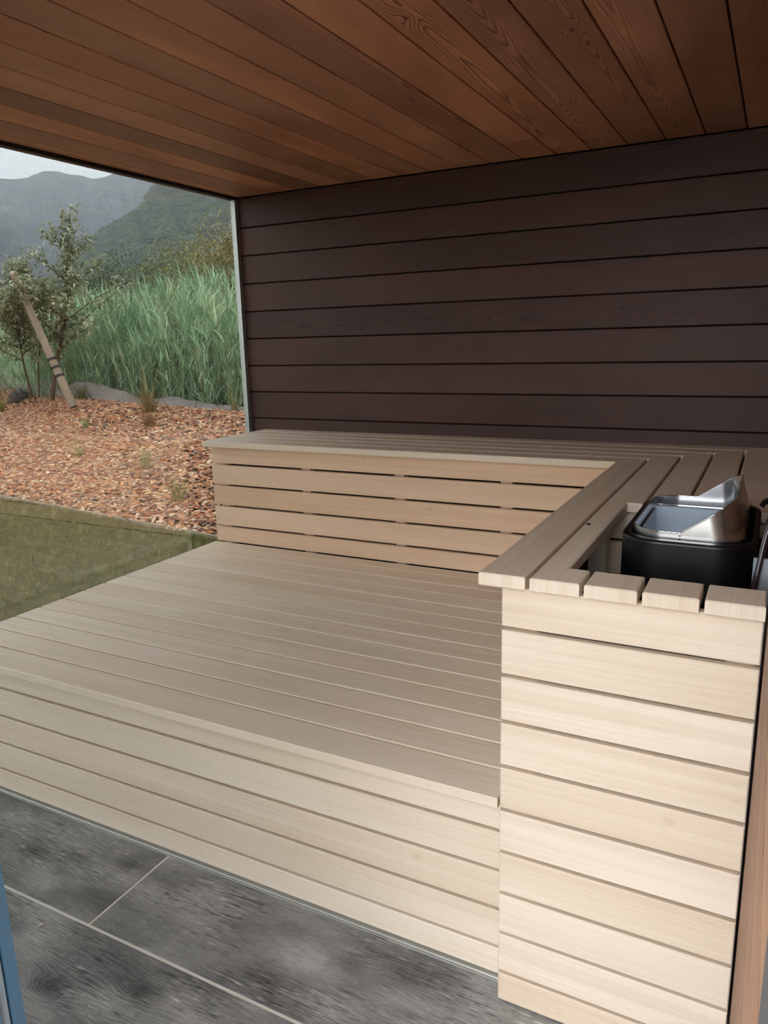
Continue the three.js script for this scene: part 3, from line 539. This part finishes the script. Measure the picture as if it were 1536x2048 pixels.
{
  const tr = [[-6.45, 0.7, -4.0], [-6.36, 1.15, -4.05], [-6.25, 1.75, -4.2], [-6.2, 2.4, -4.28], [-6.1, 3.12, -4.35]];
  sapling([-6.45, 0.7, -4.0], tr, boughs(tr, [[0.3, 2.3, 0.75, 0.7], [0.33, 5.6, 0.85, 0.8], [0.4, 0.6, 0.5, 0.5], [0.45, 3.4, 0.8, 0.75], [0.5, 5.2, 0.95, 0.55], [0.55, 2.5, 0.55, 0.6], [0.62, 5.7, 0.5, 0.45], [0.7, 2.1, 0.45, 0.35], [0.72, 4.0, 0.35, 0.3], [0.8, 5.4, 0.3, 0.25], [0.85, 2.4, 0.25, 0.2], [0.45, 4.4, 0.6, 0.2], [0.3, 4.0, 0.6, 0.25], [0.35, 0.0, 0.7, 0.3], [0.6, 0.2, 0.4, 0.3], [0.4, 1.2, 0.6, 0.3], [0.5, 1.7, 0.6, 0.45]]), 2700, 'taller sapling rising behind the leaning stake, its narrow crown against the mountains', 0.03);
  const t2 = [[-7.04, 0.72, -4.14], [-7.1, 1.2, -4.12], [-7.08, 1.8, -4.1], [-7.0, 2.5, -4.1]];
  sapling([-7.04, 0.72, -4.14], t2, boughs(t2, [[0.35, 2.6, 0.6, 0.3], [0.4, 5.6, 0.6, 0.35], [0.45, 4.2, 0.5, 0.4], [0.5, 2.2, 0.8, 0.6], [0.6, 5.9, 0.6, 0.5], [0.66, 2.9, 0.9, 0.35], [0.75, 5.4, 0.5, 0.3], [0.8, 2.4, 0.6, 0.25], [0.9, 0.5, 0.35, 0.2], [0.55, 0.8, 0.5, 0.2], [0.5, 0.75, 1.15, 0.55], [0.56, 1.0, 1.1, 0.4], [0.62, 0.5, 1.0, 0.35], [0.45, 1.15, 0.9, 0.15], [0.5, 0.6, 1.3, 0.6], [0.55, 0.68, 1.35, 0.5], [0.6, 0.64, 1.3, 0.45], [0.64, 0.55, 1.25, 0.5]]), 4000, 'lower bushy sapling with thin stems left of the staked one', 0.015);
  const t3 = [[-6.98, 0.72, -4.21], [-6.95, 1.2, -4.25], [-6.85, 1.7, -4.3], [-6.8, 2.1, -4.35]];
  sapling([-6.98, 0.72, -4.21], t3, boughs(t3, [[0.35, 3.6, 0.5, 0.2], [0.45, 5.8, 0.5, 0.3], [0.6, 2.6, 0.4, 0.3], [0.7, 4.9, 0.4, 0.3], [0.8, 0.7, 0.4, 0.2]]), 1100, 'spindly sapling stem between the bushy sapling and the staked sapling', 0.012);
}
{
  const t = thing('dry_stick', [-6.57, 0.6, -5.16], 'single pale dry stick leaning among the dark reed stems', 'stick');
  mesh('stick', taper([[-6.5, 0.85, -5.0], [-6.57, 1.05, -5.08], [-6.68, 1.52, -5.2]], 0.016, 0.01, 6, 6), std('bleached wood', 0xa8a698, 0.85), t);
}
// trees behind the reeds, each its own
function crownGeo(R, n, size, s) {
  const L = [];
  for (let i = 0; i < n; i++) {
    const a = rnd() * 6.28, c = rr(-0.55, 1), k = Math.pow(rnd(), 0.4) * (1 + 0.3 * vn(a * 1.5, c * 3, s)), q = Math.sqrt(1 - c * c * 0.95), p = [Math.cos(a) * q * R[0] * k, c * R[1] * k, Math.sin(a) * q * R[2] * k];
    L.push(ribbon(p, rnd() * 6.28, size * rr(0.7, 1.3), size * rr(0.16, 0.26), rr(-0.3, 1.2), rr(0.2, 1.6), 2));
  }
  return mergeGeometries(L);
}
function bushTree(x, z, y, h, R, color, label) {
  const t = thing('wetland_tree', [x, -0.5, z], label, 'tree'); const g = crownGeo(R, 3800, R[1] * 0.085, Math.round(x)); g.translate(x, y, z);
  mesh('trunk', taper([[x, -0.5, z], [x + 0.1, y * 0.5, z], [x, y, z]], 0.16, 0.06, 8, 7), std('tree bark', 0x4a4034, 0.9), t);
  for (const a of [0.4, 2.3, 4.2]) mesh('branch', taper([[x, y * 0.55, z], [x + Math.cos(a) * R[0] * 0.4, y * 0.9, z + Math.sin(a) * R[2] * 0.4], [x + Math.cos(a) * R[0] * 0.7, y + R[1] * 0.3, z + Math.sin(a) * R[2] * 0.7]], 0.08, 0.03, 6, 5), std('tree bark', 0x4a4034, 0.9), t);
  const f = mesh('foliage', g, leafMat('tree leaf', color, 0.3), t); f.userData.kind = 'stuff';
}
const polar = (az, d) => [2.39 + Math.sin(az * Math.PI / 180) * d, 3.12 - Math.cos(az * Math.PI / 180) * d];
const bt = (az, d, top, w, color, label) => { const [x, z] = polar(az, d), H = 1.4 + d * Math.tan(top * Math.PI / 180); bushTree(x, z, H * 0.66, H, [w, H * 0.5, w], color, label); };
bt(-39.2, 34, 6.9, 2.2, 0xa39c68, 'broad olive brown tree above the tallest reeds beside the metal corner profile');
bt(-37.3, 31, 7.4, 1.8, 0xa09468, 'brownish tree half hidden by the metal corner profile');
bt(-42.0, 46, 6.0, 2.8, 0x84895c, 'dull green bush tree left of the olive brown tree');
bt(-45.2, 60, 5.0, 3.2, 0x4f5e3c, 'dark green bush tree behind the middle of the reeds');
bt(-47.6, 62, 4.4, 2.6, 0x56643f, 'small dark tree just right of the staked sapling, behind the reeds');
bt(-56.0, 55, 4.5, 4, 0x55633f, 'dark bush tree beyond the left end of the reeds');
{ // a far house with an orange roof, glimpsed through the sapling
  const [x, z] = polar(-50.2, 160), h = thing('far_house', [x, 4, z], 'small distant house with an orange roof glimpsed through the sapling crown', 'house');
  const wl = box(x - 3.6, x + 3.6, 2, 8.6, z - 3, z + 3); mesh('wall', wl, std('pale render', 0xb9b0a4, 0.9), h);
  const s = new THREE.Shape([new THREE.Vector2(-4.1, 8.4), new THREE.Vector2(4.1, 8.4), new THREE.Vector2(0, 11.2)]), g = new THREE.ExtrudeGeometry(s, { depth: 7, bevelEnabled: false }); g.translate(x, 0, z - 3.5); mesh('roof', g, std('orange roof tiles', 0xb5673e, 0.85), h);
  for (const dx of [-2, 0.6]) mesh('window', box(x + dx, x + dx + 1.2, 5.2, 6.6, z + 2.9, z + 3.06), std('dark window', 0x333a40, 0.3), h);
}
// hills and mountains: real slopes at their distances
function slope(name, AZ, EL, d0, d1, color, rough, s, back = 1.6) {
  const a0 = AZ[0], a1 = AZ[AZ.length - 1], nu = Math.ceil((a1 - a0) * 5), nv = 60, amp = d1 * rough;
  const g = gridGeo(nu, nv, (u, v) => {
    const az = lerp(a0, a1, u), el = interp(AZ, EL, az) + 0.12 * fbm(az * 1.3, 2, s, 4), top = Math.tan(el * Math.PI / 180) * d1;
    let d, y; if (v < 0.8) { const t = v / 0.8; d = lerp(d0, d1, t); y = lerp(-2, top, Math.pow(t, 1.25)); y += amp * fbm(az * 0.9, t * 5 + s, s + 1, 5) * Math.sin(t * Math.PI); d += amp * 2.2 * fbm(az * 1.1, t * 3, s + 5, 5) * Math.sin(t * Math.PI); }
    else { const t = (v - 0.8) / 0.2; d = lerp(d1, d1 * back, t); y = lerp(top, top * 0.2, t); }
    const [x, z] = polar(az, d); return [x, y, z];
  });
  const uv = g.attributes.uv, p = g.attributes.position; for (let i = 0; i < uv.count; i++) uv.setXY(i, p.getX(i) / (d1 * 0.25) + p.getY(i) / (d1 * 0.11), p.getZ(i) / (d1 * 0.25));
  const o = mesh(name, g, std(name + ' surface', color, 0.95, 0, { map: woods, ...dbl })); o.userData.kind = 'structure'; return o;
}
const woods = tex(512, 512, (i, j, c) => { const w = (x) => x, a = fbm(i / 18, j / 18, 500, 4), b = vn(i / 3.2, j / 3.2, 501), r = Math.max(0, fbm(i / 70, j / 40, 502, 4) - 0.22) * 2.2; const v = 150 + 70 * a + 40 * b; c[0] = w(v + r * 90); c[1] = v + r * 85; c[2] = v + r * 85; }, true);
slope('mountain', [-64, -56, -52.6, -51, -50, -48.5, -47, -46.3, -45.5, -44, -42, -38, -28, -18], [9.6, 10.1, 10.67, 10.75, 11.3, 11.15, 10.95, 11.05, 11.35, 11.9, 12.6, 13.2, 13.5, 12], 1700, 3000, 0x5a6658, 0.05, 600, 1.1);
slope('mountain', [-66, -58, -52.85, -51.2, -50.16, -48.81, -46.5, -44], [9.4, 9.6, 8.7, 7.9, 6.4, 4.4, 2.2, 1], 1100, 2000, 0x4c5a4a, 0.05, 620, 1.15);
slope('hillside', [-53, -49.76, -48.2, -47.49, -45.22, -43.89, -43.48, -42.23, -40.9, -37.48, -30, -20], [2.6, 4.47, 6.3, 6.9, 7.96, 8.85, 9.6, 10.64, 11.6, 12.2, 13, 12], 420, 1000, 0x46563f, 0.03, 640, 1.2);
const hillAz = [-66, -56, -52, -49.76, -48.57, -45.88, -43.56, -41.24, -38.17, -30], hillEl = [2.6, 2.8, 2.9, 3.2, 3.7, 4.3, 4.9, 5.3, 5.6, 6];
slope('hillside', hillAz, hillEl, 110, 420, 0x46583a, 0.012, 660);
{ // the woods on the near hillsides
  const L = []; for (let i = 0; i < 46; i++) { const a = rnd() * 6.28, c = rr(-0.5, 1), q = Math.sqrt(1 - c * c * 0.9), k = rr(0.7, 1), g = new THREE.OctahedronGeometry(rr(0.14, 0.27), 0); g.rotateX(rnd() * 3); g.rotateY(rnd() * 3); g.translate(Math.cos(a) * q * 0.42 * k, 0.55 + c * 0.42 * k, Math.sin(a) * q * 0.42 * k); L.push(g); }
  const crown = mergeGeometries(L.map((g) => g.index ? g.toNonIndexed() : g)), cm = std('woodland crown', 0xffffff, 0.95);
  const greens = [0x404f36, 0x4b5c3e, 0x394735, 0x5a6242, 0x323f30, 0x50593a];
  scatter('woodland', crown, cm, 1500, () => {
    const t = Math.pow(rnd(), 0.8), az = rr(-60, -36), d = lerp(115, 425, t), [x, z] = polar(az, d), top = Math.tan(interp(hillAz, hillEl, az) * Math.PI / 180) * 420, h = rr(5, 9) * lerp(0.6, 1.15, t);
    return { p: [x, lerp(-2, top, Math.pow(t, 1.25)) - h * 0.12, z], r: [0, rnd() * 6.28, 0], s: [h * rr(0.8, 1.1), h, h * rr(0.8, 1.1)] };
  }, 'dense woods on the near hillside', greens);
  const A = [-53, -49.76, -48.2, -47.49, -45.22, -43.89, -43.48, -42.23, -40.9, -37.48, -30], El = [2.6, 4.47, 6.3, 6.9, 7.96, 8.85, 9.6, 10.64, 11.6, 12.2, 13];
  scatter('woodland', crown, cm, 4500, () => {
    const t = rnd(), az = rr(-51, -36), d = lerp(430, 1000, t), [x, z] = polar(az, d), top = Math.tan(interp(A, El, az) * Math.PI / 180) * 1000, h = rr(8, 15);
    return { p: [x, lerp(-2, top, Math.pow(t, 1.25)) - h * 0.15, z], r: [0, rnd() * 6.28, 0], s: [h * 1.1, h, h * 1.1] };
  }, 'woods climbing the far hillside', greens);
}
renderer.render(scene, camera);
